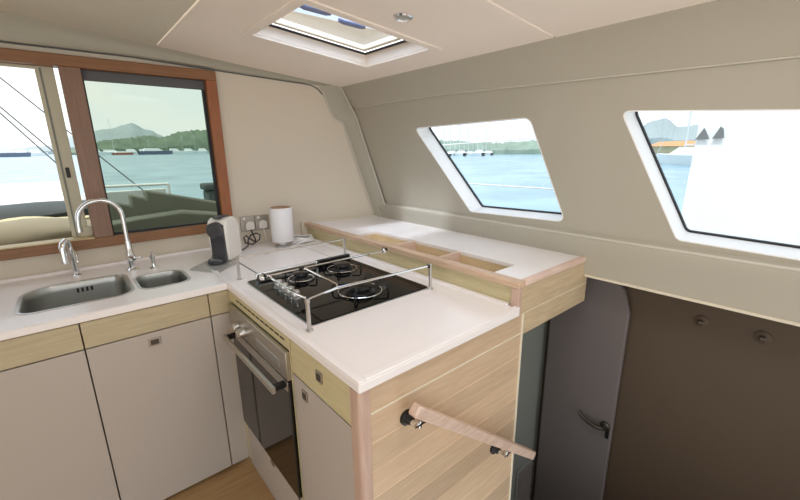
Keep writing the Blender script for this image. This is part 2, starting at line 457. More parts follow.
# corner moulding between galley wall and hull side
A_ = [(1.315, wy(1.3, 1.8)-.002, 1.835), (1.385, wy(1.38, 1.63)-.002, 1.64), (1.395, wy(1.39, 1.62)-.002, 1.628), (1.44, wy(1.44, 1.6)-.002, 1.612), (1.452, wy(1.45, 1.59)-.002, 1.595), (1.60, wy(1.6, 1.0)-.002, .993)]
B_ = [(1.448, 2.262, 1.828), (1.505, 2.225, 1.690), (1.514, 2.218, 1.672), (1.518, 2.212, 1.652), (1.522, 2.205, 1.64), (1.614, 2.00, .993)]
fm = MB(); rows = []
for a, b_ in zip(A_, B_):
    a, b_ = Vector(a), Vector(b_); rw = []
    for j in range(7):
        t_ = j/6; q = a.lerp(b_, t_); bul = .010*math.sin(PI*min(1, max(0, t_)))
        rw.append(q+Vector((-.6, -.6, 0))*bul)
    rows.append(rw)
fm.strip(rows)
struct('trim_4', fm, 'liner')
struct('corner_highlight_a', MB().tube([Vector(a)+Vector((-.002, -.003, 0)) for a in A_], .006, 8), 'highlight_bead')
struct('corner_highlight_b', MB().tube([Vector(a)+Vector((-.006, -.003, 0)) for a in B_], .0055, 8), 'highlight_bead')

# ---- ceiling hatch
h = MB()
z_ = lambda x, dz: zc(x)+dz
def ring(x0, x1, y0, y1, w, d0, d1, mb, M=None):
    mb.plate([(x0-w, y0-w), (x1+w, y0-w), (x1+w, y1+w), (x0-w, y1+w)], [[(x0, y0), (x1, y0), (x1, y1), (x0, y1)]], d0, d1, M=lambda q: (q[0], q[1], zc(q[0])+q[2]))
    return mb
hatch = thing('roof_hatch', ((HX0+HX1)/2, (HY0+HY1)/2, zc((HX0+HX1)/2)), 'rectangular roof hatch with two dark blue handles set in the ceiling', 'hatch')
ring(HX0+.012, HX1-.012, HY0+.012, HY1-.012, .036, -.006, .004, MB()).build('ceiling_frame', 'ceiling_vinyl', hatch, .002)
ring(HX0+.012, HX1-.012, HY0+.012, HY1-.012, .011, .004, .085, MB()).build('frame_wall', 'ceiling_vinyl', hatch, .002)
ring(HX0+.026, HX1-.026, HY0+.024, HY1-.024, .014, .050, .058, MB()).build('inner_flange', 'ceiling_vinyl', hatch, .002)
ring(HX0+.031, HX1-.031, HY0+.029, HY1-.029, .005, .045, .054, MB()).build('gasket', 'gasket', hatch)
ring(HX0+.050, HX1-.050, HY0+.048, HY1-.048, .018, .058, .080, MB()).build('pane_frame', 'trim_white', hatch, .003)
MB().plate([(HX0+.012, HY0+.012), (HX1-.012, HY0+.012), (HX1-.012, HY1-.012), (HX0+.012, HY1-.012)], [], .088, .092, M=lambda q: (q[0], q[1], zc(q[0])+q[2])).build('pane', 'pane_hatch', hatch)
for x0, x1, y in ((.745, .868, 1.415), (.915, 1.030, 1.425)):
    hd = MB(); zz = zc((x0+x1)/2)+.05
    hd.tube([(x0, y, zz+.004), (x0+.02, y-.003, zz), (x1-.02, y-.008, zz-.004), (x1, y-.01, zz-.002)], [.008, .0105, .0105, .009], 12)
    hb = hd.build('handle', 'handle_blue', hatch)
    MB().box(x1-.03, x1-.008, y-.012, y+.012, zz, zc(x1)+.088).tube([(x1-.01, y-.008, zz+.008), (x1+.045, y-.004, zz+.014)], .005, 8).build('latch_arm', 'charcoal_plastic', hb)
hz_ = thing('added_frosted_hatch', (.685, .30, 1.93), 'made-up frosted hatch above the photographer, unseen, added to go with the overhead fill lamp', 'hatch')  # unseen hatch added so the overhead fill has an opening
MB().plate([(.45, .05), (.92, .05), (.92, .55), (.45, .55)], [], .021, .027, M=lambda q: (q[0], q[1], zc(q[0])+q[2])).build('pane', 'frosted', hz_)  # pane of the added, unseen hatch
ring(.46, .91, .06, .54, .02, .0275, .04, MB()).build('frame', 'trim_white', hz_)  # frame of the added, unseen hatch
dl = thing('ceiling_downlight', (.965, 1.105, zc(.965)), 'round recessed downlight in the ceiling beside the roof hatch', 'ceiling light')
Mt = Matrix.Rotation(math.atan(.096), 3, 'Y')
MB().lathe([(.034, 0), (.034, -.003), (.029, -.007), (.022, -.005), (.021, .001)], (.965, 1.105, zc(.965)), 28, Mt).build('bezel', 'chrome', dl)
MB().lathe([(.0001, -.0022), (.0215, -.0022), (.0215, .001), (.0001, .001)], (.965, 1.105, zc(.965)), 24, Mt).build('lens', 'tray_grey', dl)

# ---- stairwell down to the hull
struct('wall_stairwell', MB().box(1.80, 1.84, YE0, 1.0, -.84, .900), 'hull_brown', label='brown hull side of the stairwell')
struct('wall_passage', MB().box(1.16, 1.80, .93, .97, -.84, .903), 'end_grey')
struct('floor_passage', MB().box(1.16, 1.84, YE0, .95, -.86, -.82), 'hull_brown')
struct('wall_companionway', MB().box(.46, 1.158, .74, .76, -.84, -.04).box(1.10, 1.158, YE0, .74, -.84, -.04), 'hull_grey')
lv = thing('vent_grille', (1.70, .93, -.42), 'slatted vent low on the passage wall beside the stair', 'vent')
MB().box(1.60, 1.76, .922, .93, -.56, -.26).build('backing', 'end_grey', lv, .002)
for i in range(9):
    z = -.54+i*.03
    MB().hexa([(1.615, .912, z), (1.745, .912, z), (1.745, .922, z+.010), (1.615, .922, z+.010), (1.615, .912, z+.004), (1.745, .912, z+.004), (1.745, .922, z+.014), (1.615, .922, z+.014)]).build('slat', 'hull_grey', lv)
# cabin door against the hull side
d1 = struct('door_1', MB().plate([(.895, -.80), (.548, -.80), (.546, .74), (.575, .835), (.60, .86), (.895, .86)], [], 1.755, 1.78, M=lambda q: (q[2], q[0], q[1])), 'hull_grey', bevel=.004, label='grey cabin door with a clipped top corner at the foot of the shelf')
hn = MB().lathe([(.022, 0), (.022, .008), (.012, .012), (.009, .035), (.0001, .036)], (1.755, .575, .16), 20, Matrix.Rotation(-PI/2, 3, 'Y'))
hn.tube([(1.722, .575, .16), (1.718, .60, .157), (1.716, .64, .162), (1.722, .678, .176), (1.726, .69, .186)], [.010, .0105, .009, .0075, .006], 12)
hn.build('door_handle', 'dark_metal', d1)
MB().box(1.748, 1.757, .555, .57, .10, .145).build('lock_plate', 'iron', d1)
for y, z, w in ((.305, .775, 'left'), (.125, .775, 'right')):
    bt = thing('wall_catch', (1.80, y, z), 'small round metal catch on the dark stairwell wall, the %s one of the pair' % w, 'catch', 'round catches on the stairwell wall')
    MB().lathe([(.024, 0), (.024, .005), (.018, .008), (.0001, .008)], (1.80, y, z), 20, Matrix.Rotation(-PI/2, 3, 'Y')).build('base_ring', 'hull_brown', bt)
    MB().lathe([(.009, .008), (.011, .018), (.007, .022), (.0001, .022)], (1.80, y, z), 16, Matrix.Rotation(-PI/2, 3, 'Y')).build('stud', 'dark_metal', bt)
# pale post at the near side of the stairwell
tag(MB().box(1.28, 1.34, -.32, -.20, -.82, .62).build('stair_post', 'block_oak', bevel=.004, loc=(1.31, -.26, -.82)), 'pale wooden post at the near side of the stairwell', 'post')

# ------------------------------------------------------------------ WINDOW 1 over the sink
w1 = struct('window_1', MB()
    .box(WX0, WX1+.0, 2.300, 2.375, 1.797, WZ1)              # head
    .box(WX0, WX1+.0, 2.300, 2.375, WZ0, 1.048), 'teak', bevel=.004, label='wide wood-framed window over the sink')
MB().box(.652, WX1, 2.301, 2.374, 1.048, 1.797).build('stile', 'teak_r', w1, .003)
MB().box(.068, .142, 2.298, 2.374, 1.048, 1.797).build('mullion', 'teak_v', w1, .003)
MB().box(-1.15, -1.10, 2.301, 2.374, 1.048, 1.797).build('stile', 'teak_v', w1, .003)
MB().box(WX0+.01, .068, 2.288, 2.372, 1.048, 1.054).build('sill_cap', 'sill_pale', w1, .002)
MB().box(.142, .652, 2.335, 2.352, 1.752, 1.797).build('blind_cassette', 'blind_grey', w1, .003)
MB().box(.142, .149, 2.334, 2.352, 1.048, 1.752).box(.637, .652, 2.334, 2.352, 1.048, 1.752).box(.149, .637, 2.334, 2.352, 1.048, 1.058).build('gasket', 'gasket', w1)
MB().box(.149, .637, 2.341, 2.346, 1.058, 1.752).build('pane', 'pane_tint', w1)
sash = MB().box(-.010, .052, 2.352, 2.372, 1.054, 1.797).box(-1.10, -.01, 2.354, 2.370, 1.785, 1.797).box(.02, .068, 2.340, 2.353, 1.054, 1.10).build('sliding_sash', 'sash_pale', w1, .002)
MB().box(.018, .032, 2.346, 2.353, 1.33, 1.375).build('latch', 'iron', sash, .002)
MB().box(.004, .011, 2.349, 2.353, 1.06, 1.79).build('sash_groove', 'end_grey', sash)

# ------------------------------------------------------------------ WORKTOP (one L-shaped piece)
big = rrect(-.200, .140, 1.792, 2.125, (.05, .06, .055, .11), 8)
small = rrect(.168, .348, 1.800, 2.030, (.05, .055, .06, .045), 8)
PX0, PX1, PY0 = .449, 1.124, .684
LF = 1.652
Lout = [(-1.35, LF), (PX0, LF), (PX0, PY0), (PX1, PY0), (PX1, .728), (1.133, .728), (1.133, 2.262), (.75, 2.326), (-1.35, 2.326)]
top = MB().plate(Lout, [inset(big, 0), inset(small, 0)], .873, .900).build('worktop', 'worktop', None, .004, loc=(.5, 1.9, .873))
tag(top, 'white L-shaped worktop over the galley cabinets with a raised rim', 'worktop')
rim = MB().box(PX0, PX0+.022, PY0, 1.94, .899, .9065).box(PX0+.022, PX1, PY0, PY0+.022, .899, .9065).box(1.112, 1.1325, .73, 2.2, .899, .9065).box(-1.35, PX0, LF, LF+.018, .899, .903)
rm = rim.build('raised_rim', 'worktop', None, .003); rm.parent = top; rm.location = -top.location
up = MB().box(-1.35, .75, 2.312, 2.326, .899, .915).build('upstand', 'worktop', None, .004); up.parent = top; up.location = -top.location
jn = MB().box(PX0+.022, PX0+.0255, PY0+.0255, 1.90, .900, .9008).box(PX0+.022, PX1-.0, PY0+.022, PY0+.0255, .900, .9008).build('groove_shade', 'groove_shade_beige'); jn.parent = top; jn.location = -top.location  # darker strip painting the shade of the rim groove
# flush lid in the corner
def on_top(mb, name, m_, bev=0, par=None):
    o_ = mb.build(name, m_, None, bev); o_.parent = par or top
    if par is None: o_.location = -top.location
    return o_
lid = on_top(MB().box(.60, .985, 1.705, 1.995, .9002, .9035), 'flush_lid', 'worktop', .001)
lg = MB().plate([(.594, 1.700), (.991, 1.700), (.991, 2.0), (.594, 2.0)], [[(.600, 1.705), (.985, 1.705), (.985, 1.995), (.600, 1.995)]], .9, .9012)
on_top(lg, 'joint', 'rope_grey', par=lid)
for a in ((.955, .985, 1.99, 2.004), (.75, .775, 1.99, 2.004)): on_top(MB().box(a[0], a[1], a[2], a[3], .9001, .9042), 'finger_notch', 'brushed', par=lid)

# sinks
def sink(loop, depth, label, taper, slots):
    cx_ = sum(p[0] for p in loop)/len(loop); cy_ = sum(p[1] for p in loop)/len(loop)
    rt_ = thing('sink_bowl', (cx_, cy_, .9-depth), label, 'sink', 'stainless sinks')
    m_ = MB(); rows = []
    def scaled(L, k, z): return [(cx_+(p[0]-cx_)*k, cy_+(p[1]-cy_)*k, z) for p in L]
    seq = [(1.0, .9012), (.975, .9005), (.962, .896), (.945, .87), (taper+.03, .9-depth+.035), (taper, .9-depth+.012), (taper-.04, .9-depth+.002), (taper-.10, .9-depth), (.25, .9-depth-.003)]
    out_rows = [scaled(loop, k, z) for k, z in seq]
    vs = [[m_.bm.verts.new(p) for p in r_] for r_ in out_rows]
    n_ = len(loop)
    for A, B in zip(vs, vs[1:]):
        for i in range(n_): m_.bm.faces.new((A[i], A[(i+1) % n_], B[(i+1) % n_], B[i]))
    m_.bm.faces.new(vs[-1])
    m_.build('bowl', 'sink_steel', rt_)
    ol = inset(loop, -.009)
    MB().plate(ol, [inset(loop, .002)], .9, .9022).build('rim', 'steel', rt_, .001)
    MB().lathe([(.038, 0), (.038, .003), (.030, .004), (.028, -.001), (.0001, -.001)], (cx_, cy_, .9-depth-.001), 24).build('drain', 'chrome', rt_)
    if slots:
        s_ = MB()
        for i in range(4): s_.box(-.035+i*.016, -.027+i*.016, cy_+(max(p[1] for p in loop)-cy_)*.944-.006, cy_+(max(p[1] for p in loop)-cy_)*.944+.004, .855, .873)
        s_.build('overflow_slots', 'gasket', rt_)
    return rt_
sink(big, .15, 'large rectangular stainless steel sink bowl below the tall tap', .90, True)
sink(small, .12, 'small stainless steel sink bowl to the right of the large one', .90, False)

# taps
tp = thing('kitchen_tap', (.18, 2.161, .90), 'tall chrome tap with an arched swivel spout between the two sinks', 'tap')
MB().lathe([(.026, 0), (.026, .006), (.016, .014), (.015, .05), (.019, .055), (.019, .082), (.014, .09), (.013, .13), (.011, .14)], (.18, 2.161, .90), 24).build('body', 'chrome', tp)
pts = [(.18, 2.161, 1.03), (.18, 2.161, 1.14)]
for i in range(1, 15):
    a = PI*i/15*1.0; pts.append((.10+.08*math.cos(a), 2.161-.01*i/15, 1.155+.082*math.sin(a)))
pts += [(.019, 2.15, 1.145), (.018, 2.15, 1.118)]
MB().tube(pts, .0095, 14).build('spout', 'chrome', tp)
MB().lathe([(.0115, 0), (.0115, .022)], (.018, 2.15, 1.108), 16).build('aerator', 'chrome', tp)
MB().tube([(.18, 2.145, .968), (.19, 2.11, .966)], .010, 12).tube([(.19, 2.112, .966), (.215, 2.075, .975)], [.004, .003], 8).build('lever', 'chrome', tp)
t2 = thing('filter_tap', (-.024, 2.235, .90), 'small hooked chrome tap behind the left end of the large sink', 'tap')
MB().lathe([(.021, 0), (.021, .005), (.012, .012), (.0115, .04), (.0001, .04)], (-.024, 2.235, .90), 20).build('body', 'chrome', t2)
MB().tube([(-.024, 2.235, .93), (-.026, 2.235, 1.03), (-.029, 2.233, 1.055), (-.038, 2.225, 1.066), (-.048, 2.215, 1.055), (-.053, 2.212, 1.03), (-.053, 2.21, .968)], [.011, .0115, .011, .011, .012, .0145, .0145], 14).build('spout', 'chrome', t2)
MB().tube([(-.02, 2.225, 1.02), (-.012, 2.20, 1.0), (-.012, 2.19, .97)], [.008, .007, .006], 12).build('lever', 'chrome', t2)
t3 = thing('soap_dispenser', (.262, 2.125, .90), 'short chrome soap pump beside the tall tap', 'soap dispenser')
MB().lathe([(.020, 0), (.020, .004), (.010, .010), (.008, .018), (.008, .045), (.011, .048), (.011, .062), (.005, .066), (.005, .078), (.0001, .078)], (.262, 2.125, .90), 20).build('body', 'chrome', t3)
MB().tube([(.262, 2.125, .968), (.268, 2.10, .968)], .004, 8).build('nozzle', 'chrome', t3)

# ------------------------------------------------------------------ BASE CABINETS under the sinks
def base_cab(x0, x1, label, latch=False):
    c = thing('base_cabinet', ((x0+x1)/2, 1.95, 0), label, 'cabinet', 'white-doored cabinets under the sinks')
    MB().box(x0+.001, x1-.001, 1.688, 2.30, .03, .73).build('body', 'wall_beige', c)
    MB().box(x0+.0015, x1-.0015, 1.666, 1.686, .771, .868).build('front_band', 'band_oak', c, .0015)
    d = MB().box(x0+.0015, x1-.0015, 1.664, 1.684, .02, .767).build('door', 'door_beige', c, .002)
    if latch:
        lx = .164
        q = MB().box(lx-.021, lx+.021, 1.660, 1.664, .713, .745).build('latch', 'socket_metal', d, .0015)
        MB().box(lx-.014, lx+.014, 1.658, 1.6605, .719, .739).build('latch_button', 'dark_metal', q, .001)
    return c
base_cab(-.90, -.47, 'beige-doored cabinet at the far left below the worktop, mostly out of view')
base_cab(-.469, -.043, 'beige-doored base cabinet under the left half of the large sink')
base_cab(-.042, .373, 'beige-doored base cabinet with a square metal latch under the small sink', True)
base_cab(.374, .458, 'narrow beige filler cabinet in the corner beside the oven')

# ------------------------------------------------------------------ PENINSULA
pen = thing('peninsula_cabinet', (.80, 1.1, 0), 'oak-sided peninsula cabinet carrying the hob and oven', 'cabinet')
MB().box(.475, 1.10, .72, 1.075, .02, .868).build('carcass', 'wall_beige', pen)
for ya, yb in ((1.645, 1.66), (1.075, 1.082)): MB().box(.4535, .475, ya, yb, .02, .868).build('oven_surround', 'band_oak_y', pen)
MB().box(.4545, .470, 1.082, 1.645, .823, .870).build('top_band', 'band_oak_y', pen, .001)
vs = MB()
for i in range(11): vs.box(.4535, .456, 1.115+i*.042, 1.147+i*.042, .846, .852)
vs.build('vent_slot', 'dark_gap', pen)
dr = MB().box(.4545, .472, .736, 1.072, .752, .869).build('drawer', 'band_oak_y', pen, .0015)
q = MB().box(.450, .455, .872, .906, .806, .838).build('latch', 'socket_metal', dr, .001); MB().box(.448, .4505, .879, .899, .812, .832).build('latch_button', 'dark_metal', q, .001)
dd = MB().box(.4545, .472, .736, 1.072, .02, .746).build('door', 'door_beige', pen, .0015)
q = MB().box(.450, .455, .975, 1.008, .690, .724).build('latch', 'socket_metal', dd, .001); MB().box(.448, .4505, .982, 1.001, .697, .717).build('latch_button', 'dark_metal', q, .001)
MB().plate(rpoly([(.452, .692), (.486, .692), (.486, .734), (.452, .734)], [.012, .002, .002, .004]), [], 0, .869).build('corner_post', 'post_pink', pen)
MB().box(.4865, 1.155, .694, .712, .0, .869).build('end_panel', 'panel_oak', pen, .001)
MB().box(.4865, 1.155, .6915, .6945, .794, .798).build('panel_groove', 'trim_white', pen)
MB().box(1.155, 1.163, .690, .716, -.80, .869).build('edge_strip', 'trim_white', pen, .001)
MB().box(1.140, 1.156, .712, .93, -.80, .85).build('side_panel', 'panel_oak', pen)
# lower kick panel under oven
kp = MB().box(.4555, .470, 1.082, 1.645, .0, .232).build('kick_panel', 'door_beige', pen, .0015)
MB().box(.449, .4555, 1.33, 1.36, .20, .235).build('finger_catch', 'brushed', kp, .001)

# oven
ov = thing('built_in_oven', (.55, 1.363, .24), 'built-in steel oven with a dark glass door and a bar handle under the hob', 'oven')
MB().box(.4675, .95, 1.09, 1.64, .24, .80).build('body', 'iron', ov)
cp = MB().box(.440, .467, 1.084, 1.643, .716, .818).build('control_panel', 'brushed', ov, .002)
for y in (1.530, 1.462):
    kn = MB().lathe([(.020, 0), (.020, .014), (.017, .024), (.0001, .025)], (.440, y, .752), 20, Matrix.Rotation(-PI/2, 3, 'Y')).build('knob', 'steel', ov)
    MB().box(.406, .416, y-.003, y+.003, .738, .768).build('knob_grip', 'brushed', kn, .001)
MB().box(.4385, .4405, 1.14, 1.34, .742, .772).build('display', 'steel', ov)
gd = MB().box(.443, .467, 1.088, 1.640, .242, .708).build('glass_door', 'oven_glass', ov, .002)
MB().box(.4415, .4435, 1.092, 1.636, .672, .708).build('door_top_trim', 'brushed', gd, .001)
MB().plate(rrect(.392, .404, .682, .706, .003, 2), [], 1.10, 1.600, M=lambda q_: (q_[0], q_[2], q_[1])).build('handle_bar', 'brushed', ov)
for y in (1.115, 1.585): MB().box(.402, .445, y-.010, y+.010, .684, .703).build('handle_bracket', 'iron', ov, .002)
MB().box(.4415, .4435, 1.078, 1.090, .24, .70).build('side_trim', 'iron', gd, .001)

# ------------------------------------------------------------------ HOB
hob = thing('gas_hob', (.78, 1.33, .90), 'black glass gas hob with three burners set in the peninsula worktop', 'hob')
GX0, GX1, GY0, GY1 = .518, 1.035, 1.045, 1.605
MB().plate(rrect(GX0, GX1, GY0, GY1, .012), [], .9005, .9075).build('glass_plate', 'hob_glass', hob, .0015)
MB().plate(rrect(GX0-.004, GX1+.004, GY0-.004, GY1+.004, .014), [], .9002, .9035).build('edge_frame', 'steel', hob)
MB().tube([(.56, 1.592, .928), (.83, 1.592, .928)], .009, 12).build('hinge_tube', 'brushed', hob)
for xa in (.55, .83): MB().box(xa, xa+.012, 1.58, 1.604, .905, .936).build('hinge_block', 'chrome', hob, .003)
MB().box(.842, 1.02, 1.580, 1.602, .9075, .938).build('hinge_block', 'iron', hob, .003)
def burner(x, y, r):
    b0 = MB().lathe([(r*1.0, 0), (r*1.0, .004), (r*.8, .010), (r*.72, .013), (r*.72, .020), (.0001, .020)], (x, y, .9075), 32).build('burner_base', 'iron', hob)
    MB().lathe([(r*.80, 0), (r*.86, .003), (r*.82, .009), (r*.6, .0125), (.0001, .0135)], (x, y, .9270), 32).build('burner_cap', 'burner_cap', b0)
    return b0
bs = ((.70, 1.475, .036), (.905, 1.475, .046), (.80, 1.18, .058))
for x, y, r in bs:
    b0 = burner(x, y, r)
    R_ = r*1.45
    tr_ = MB().tube([(x+R_*math.cos(2*PI*k/40), y+R_*math.sin(2*PI*k/40), .9135) for k in range(40)], .0022, 8, closed=True)
    tr_.build('trim_ring', 'chrome', hob)
    for k in range(4):
        a = PI/4+k*PI/2; c_, s_ = math.cos(a), math.sin(a)
        MB().tube([(x+c_*r*1.9, y+s_*r*1.9, .908), (x+c_*r*1.85, y+s_*r*1.85, .930), (x+c_*r*1.70, y+s_*r*1.70, .936), (x+c_*r*.95, y+s_*r*.95, .936)], .0035, 8).build('pan_support', 'iron', hob)
for i in range(4):
    y = 1.440-i*.052; x = .586-.001*i
    kn = MB().lathe([(.020, 0), (.020, .004), (.0155, .006), (.0165, .026), (.014, .030), (.0001, .0305)], (x, y, .9075), 20).build('knob', 'steel', hob)
    MB().box(x-.0105, x+.0105, y-.0018, y+.0018, .9370, .941).build('pointer', 'chrome', kn)

# fiddle rail around the hob: four posts, three rods, two pan clamps
fr_ = thing('hob_fiddle_rail', (.78, 1.35, .90), 'stainless fiddle rail of four posts and thin rods around the hob', 'fiddle rail')
posts = {'a': (.509, 1.673), 'b': (.499, 1.021), 'c': (1.036, 1.035), 'd': (1.046, 1.669)}
for k_, (x, y) in posts.items():
    ps = MB().lathe([(.011, 0), (.011, .004), (.0065, .006), (.0065, .090), (.008, .092), (.008, .102), (.0001, .104)], (x, y, .9005), 16).build('post', 'steel', fr_)
MB().tube([(.509, 1.673, .996), (1.046, 1.669, .996)], .0042, 8).build('rod', 'chrome', fr_)
MB().tube([(.499, 1.021, .997), (.515, 1.035, .997), (.62, 1.062, .997), (.64, 1.062, .997), (1.036, 1.035, .997)], .0042, 8).build('rod', 'chrome', fr_)
MB().tube([(.495, 1.345, .996), (1.075, 1.345, .996)], .0042, 8).build('rod', 'chrome', fr_)
for x, y in ((.495, 1.345), (1.055, 1.345)):
    kn = MB().lathe([(.009, -.014), (.012, -.006), (.012, .006), (.007, .014)], (x, y, .996), 14, Matrix.Rotation(PI/2, 3, 'Y')).build('clamp_knob', 'chrome', fr_)
    MB().tube([(x, y-.012, 1.002), (x, y+.012, 1.002)], .006, 10).build('clamp_screw', 'iron', kn)
# sliding pan holders (U wires between centre rod and front rod)
MB().tube([(.515, 1.335, .996), (.505, 1.30, .998), (.503, 1.09, .998), (.509, 1.055, .996)], .0038, 8).build('pan_holder_wire', 'chrome', fr_)
MB().tube([(.640, 1.345, .996), (.652, 1.32, .998), (.645, 1.09, .998), (.632, 1.062, .996)], .0038, 8).build('pan_holder_wire', 'chrome', fr_)
MB().box(.632, .652, 1.335, 1.355, .990, 1.004).build('rod_clip', 'iron', fr_, .002)
MB().box(1.020, 1.034, 1.030, 1.044, .990, 1.002).build('rod_clip', 'iron', fr_, .002)

# ------------------------------------------------------------------ RAISED SHELF along the hull side
sh = thing('raised_shelf', (1.36, 1.45, .78), 'raised white shelf with three open compartments and a pinkish wooden edge', 'shelf')
ZS = .993
def back_x(y): return 1.612
comps = [((1.160, 1.300), (1.412, 1.730)), ((1.160, 1.300), (1.118, 1.402)), ((1.160, 1.300), (.825, 1.108))]
outl = [(1.140, .710), (1.622, .710), (1.618, 1.4), (1.606, 2.0), (1.600, 2.125), (1.140, 2.250)]
MB().plate(outl, [[(1.160, .825), (1.300, .825), (1.300, 1.730), (1.160, 1.730)]], ZS-.018, ZS).build('shelf_top', 'worktop', sh, .001)
MB().box(1.118, 1.158, .690, 2.258, ZS-.023, ZS+.002).build('front_rail', 'rail_pink', sh, .004)
MB().box(1.160, 1.655, .688, .712, ZS-.020, ZS+.002).build('end_rail', 'rail_pink_x', sh, .004)
MB().box(1.134, 1.150, .720, 2.256, .86, ZS-.023).build('front_panel', 'band_oak_y', sh, .001)
MB().box(1.120, 1.142, .691, .722, .868, ZS-.023).build('end_post', 'post_pink', sh, .002)
MB().box(1.143, 1.652, .695, .713, .785, ZS-.019).build('end_panel', 'block_oak', sh, .001)
MB().box(1.166, 1.637, .694, .6955, .868, .871).build('panel_joint', 'trim_white', sh)
MB().box(1.20, 1.66, .713, .93, .785, .80).build('underside', 'hull_brown', sh)
rb_ = MB().box(1.300, 1.312, .813, 1.742, .86, ZS-.016).box(1.150, 1.160, .813, 1.742, .86, ZS-.001).box(1.160, 1.300, .813, .825, .86, ZS-.016).box(1.160, 1.300, 1.730, 1.742, .86, ZS-.016)
rb_.build('compartment_wall', 'recess_oak', sh)
MB().box(1.160, 1.300, .825, 1.730, .86, .868).build('compartment_floor', 'recess_oak', sh)
for y in (1.108, 1.402): MB().box(1.160, 1.300, y, y+.011, .868, ZS-.002).build('divider', 'rail_pink_x', sh, .001)
MB().box(1.100, 1.140, 2.245, 2.262, .90, ZS+.006).build('end_trim', 'trim_white', sh, .002)
MB().tube([(1.10, 2.255, ZS+.004), (1.60, 2.118, ZS+.004)], .005, 8).build('back_sealant', 'trim_white', sh)

# ------------------------------------------------------------------ HANDRAIL on the peninsula end
hr = thing('stair_handrail', (.85, .66, .5), 'sloping wooden handrail on two metal brackets beside the stairwell', 'handrail')
a = Vector((.585, .640, .790)); b_ = Vector((1.208, .640, .280)); dx = (b_-a).normalized(); up_ = Vector((-dx.z, 0, dx.x)) if dx.x > 0 else Vector((0, 0, 1))
hw, hh = .015, .0165
def corner(p, sy, sz): return p+Vector((0, sy*hw, 0))+up_*(sz*hh)
hm = MB().hexa([corner(a, -1, -1), corner(b_, -1, -1), corner(b_, 1, -1), corner(a, 1, -1), corner(a, -1, 1), corner(b_, -1, 1), corner(b_, 1, 1), corner(a, 1, 1)])
hm.build('grip', 'handrail_oak', hr, .006, seg=3)
for t_ in (.06, .74):
    p = a.lerp(b_, t_) - up_*.028
    p.z -= .004
    MB().lathe([(.022, 0), (.022, .008), (.015, .012), (.011, .026)], (p.x, .694, p.z-.006), 18, Matrix.Rotation(PI/2, 3, 'X')).build('bracket_base', 'iron', hr)
    MB().tube([(p.x, .680, p.z-.006), (p.x, .655, p.z-.008), (p.x, .642, p.z-.002), (p.x, .640, p.z+.018)], .009, 12).box(p.x-.022, p.x+.022, .632, .648, p.z+.004, p.z+.010).build('bracket_arm', 'chrome', hr)

# ------------------------------------------------------------------ COFFEE MACHINE (local frame: +X = right side, -Y = front), on a steel tray
tray = MB().plate(rpoly([(.377, 1.969), (.468, 1.824), (.600, 1.945), (.502, 2.085)], .015), [], .9002, .906).plate(rpoly([(.395, 1.968), (.469, 1.846), (.580, 1.947), (.501, 2.064)], .012), [], .906, .9085).build('drip_tray_board', 'tray_grey', None, .001, loc=(.487, 1.955, .9))
tag(tray, 'grey square board under the coffee machine', 'board')
cmn = thing('coffee_machine', (.566, 2.035, .9085), 'white capsule coffee machine with a black front in the corner of the sink worktop', 'coffee machine', rz=math.radians(-43), local=True)
def side_prof(x0, x1, pr, n=None):
    return MB().plate(pr, [], x0, x1, M=lambda q_: (q_[2], q_[0], q_[1]))
body_pr = [(-.052, .0), (.085, 0), (.090, .02), (.088, .150), (.070, .195), (.040, .212), (-.020, .214), (-.052, .200), (-.060, .17)]
side_prof(-.048, .048, body_pr).build('housing', 'white_plastic', cmn, .012, seg=4)
side_prof(-.037, .037, [(-.110, 0), (-.05, 0), (-.050, .185), (-.072, .185), (-.080, .15), (-.060, .11), (-.060, .05), (-.072, .026), (-.110, .024)]).build('front', 'charcoal_plastic', cmn, .006, seg=3)
MB().lathe([(.036, -.0), (.038, .006), (.038, .034), (.032, .040), (.0001, .040)], (0, -.052, .162), 28, Matrix.Rotation(PI/2, 3, 'X')).build('brew_head', 'charcoal_plastic', cmn)
MB().lathe([(.040, 0), (.042, .006), (.042, .016), (.036, .022), (.0001, .022)], (0, -.088, .001), 28).build('drip_tray', 'charcoal_plastic', cmn)
MB().lathe([(.028, 0), (.028, .002), (.0001, .002)], (0, -.090, .023), 24).build('tray_grid', 'steel', cmn)
side_prof(-.022, .022, [(-.045, .213), (.045, .213), (.038, .219), (-.04, .220)]).build('lever', 'charcoal_plastic', cmn, .002)

# ------------------------------------------------------------------ SOCKETS, PLUGS, CABLES
def wall_box(x0, x1, z0, z1, d0, d1):
    return MB().hexa([(x0, wy(x0, z0)-d1, z0), (x1, wy(x1, z0)-d1, z0), (x1, wy(x1, z0)-d0, z0), (x0, wy(x0, z0)-d0, z0), (x0, wy(x0, z1)-d1, z1), (x1, wy(x1, z1)-d1, z1), (x1, wy(x1, z1)-d0, z1), (x0, wy(x0, z1)-d0, z1)])
for x0, x1, w in ((.750, .829, 'left'), (.832, .911, 'right')):
    so = thing('wall_socket', ((x0+x1)/2, 2.32, 1.01), 'bronze-grey metal wall socket, %s one of the pair beside the coffee machine' % w, 'socket', 'pair of wall sockets')
    f_ = wall_box(x0, x1, .974, 1.066, .0, .008).build('face_plate', 'socket_metal', so, .002)
    wall_box(x0+.012, x0+.026, 1.045, 1.060, .008, .012).build('switch', 'white_plastic', f_, .001)
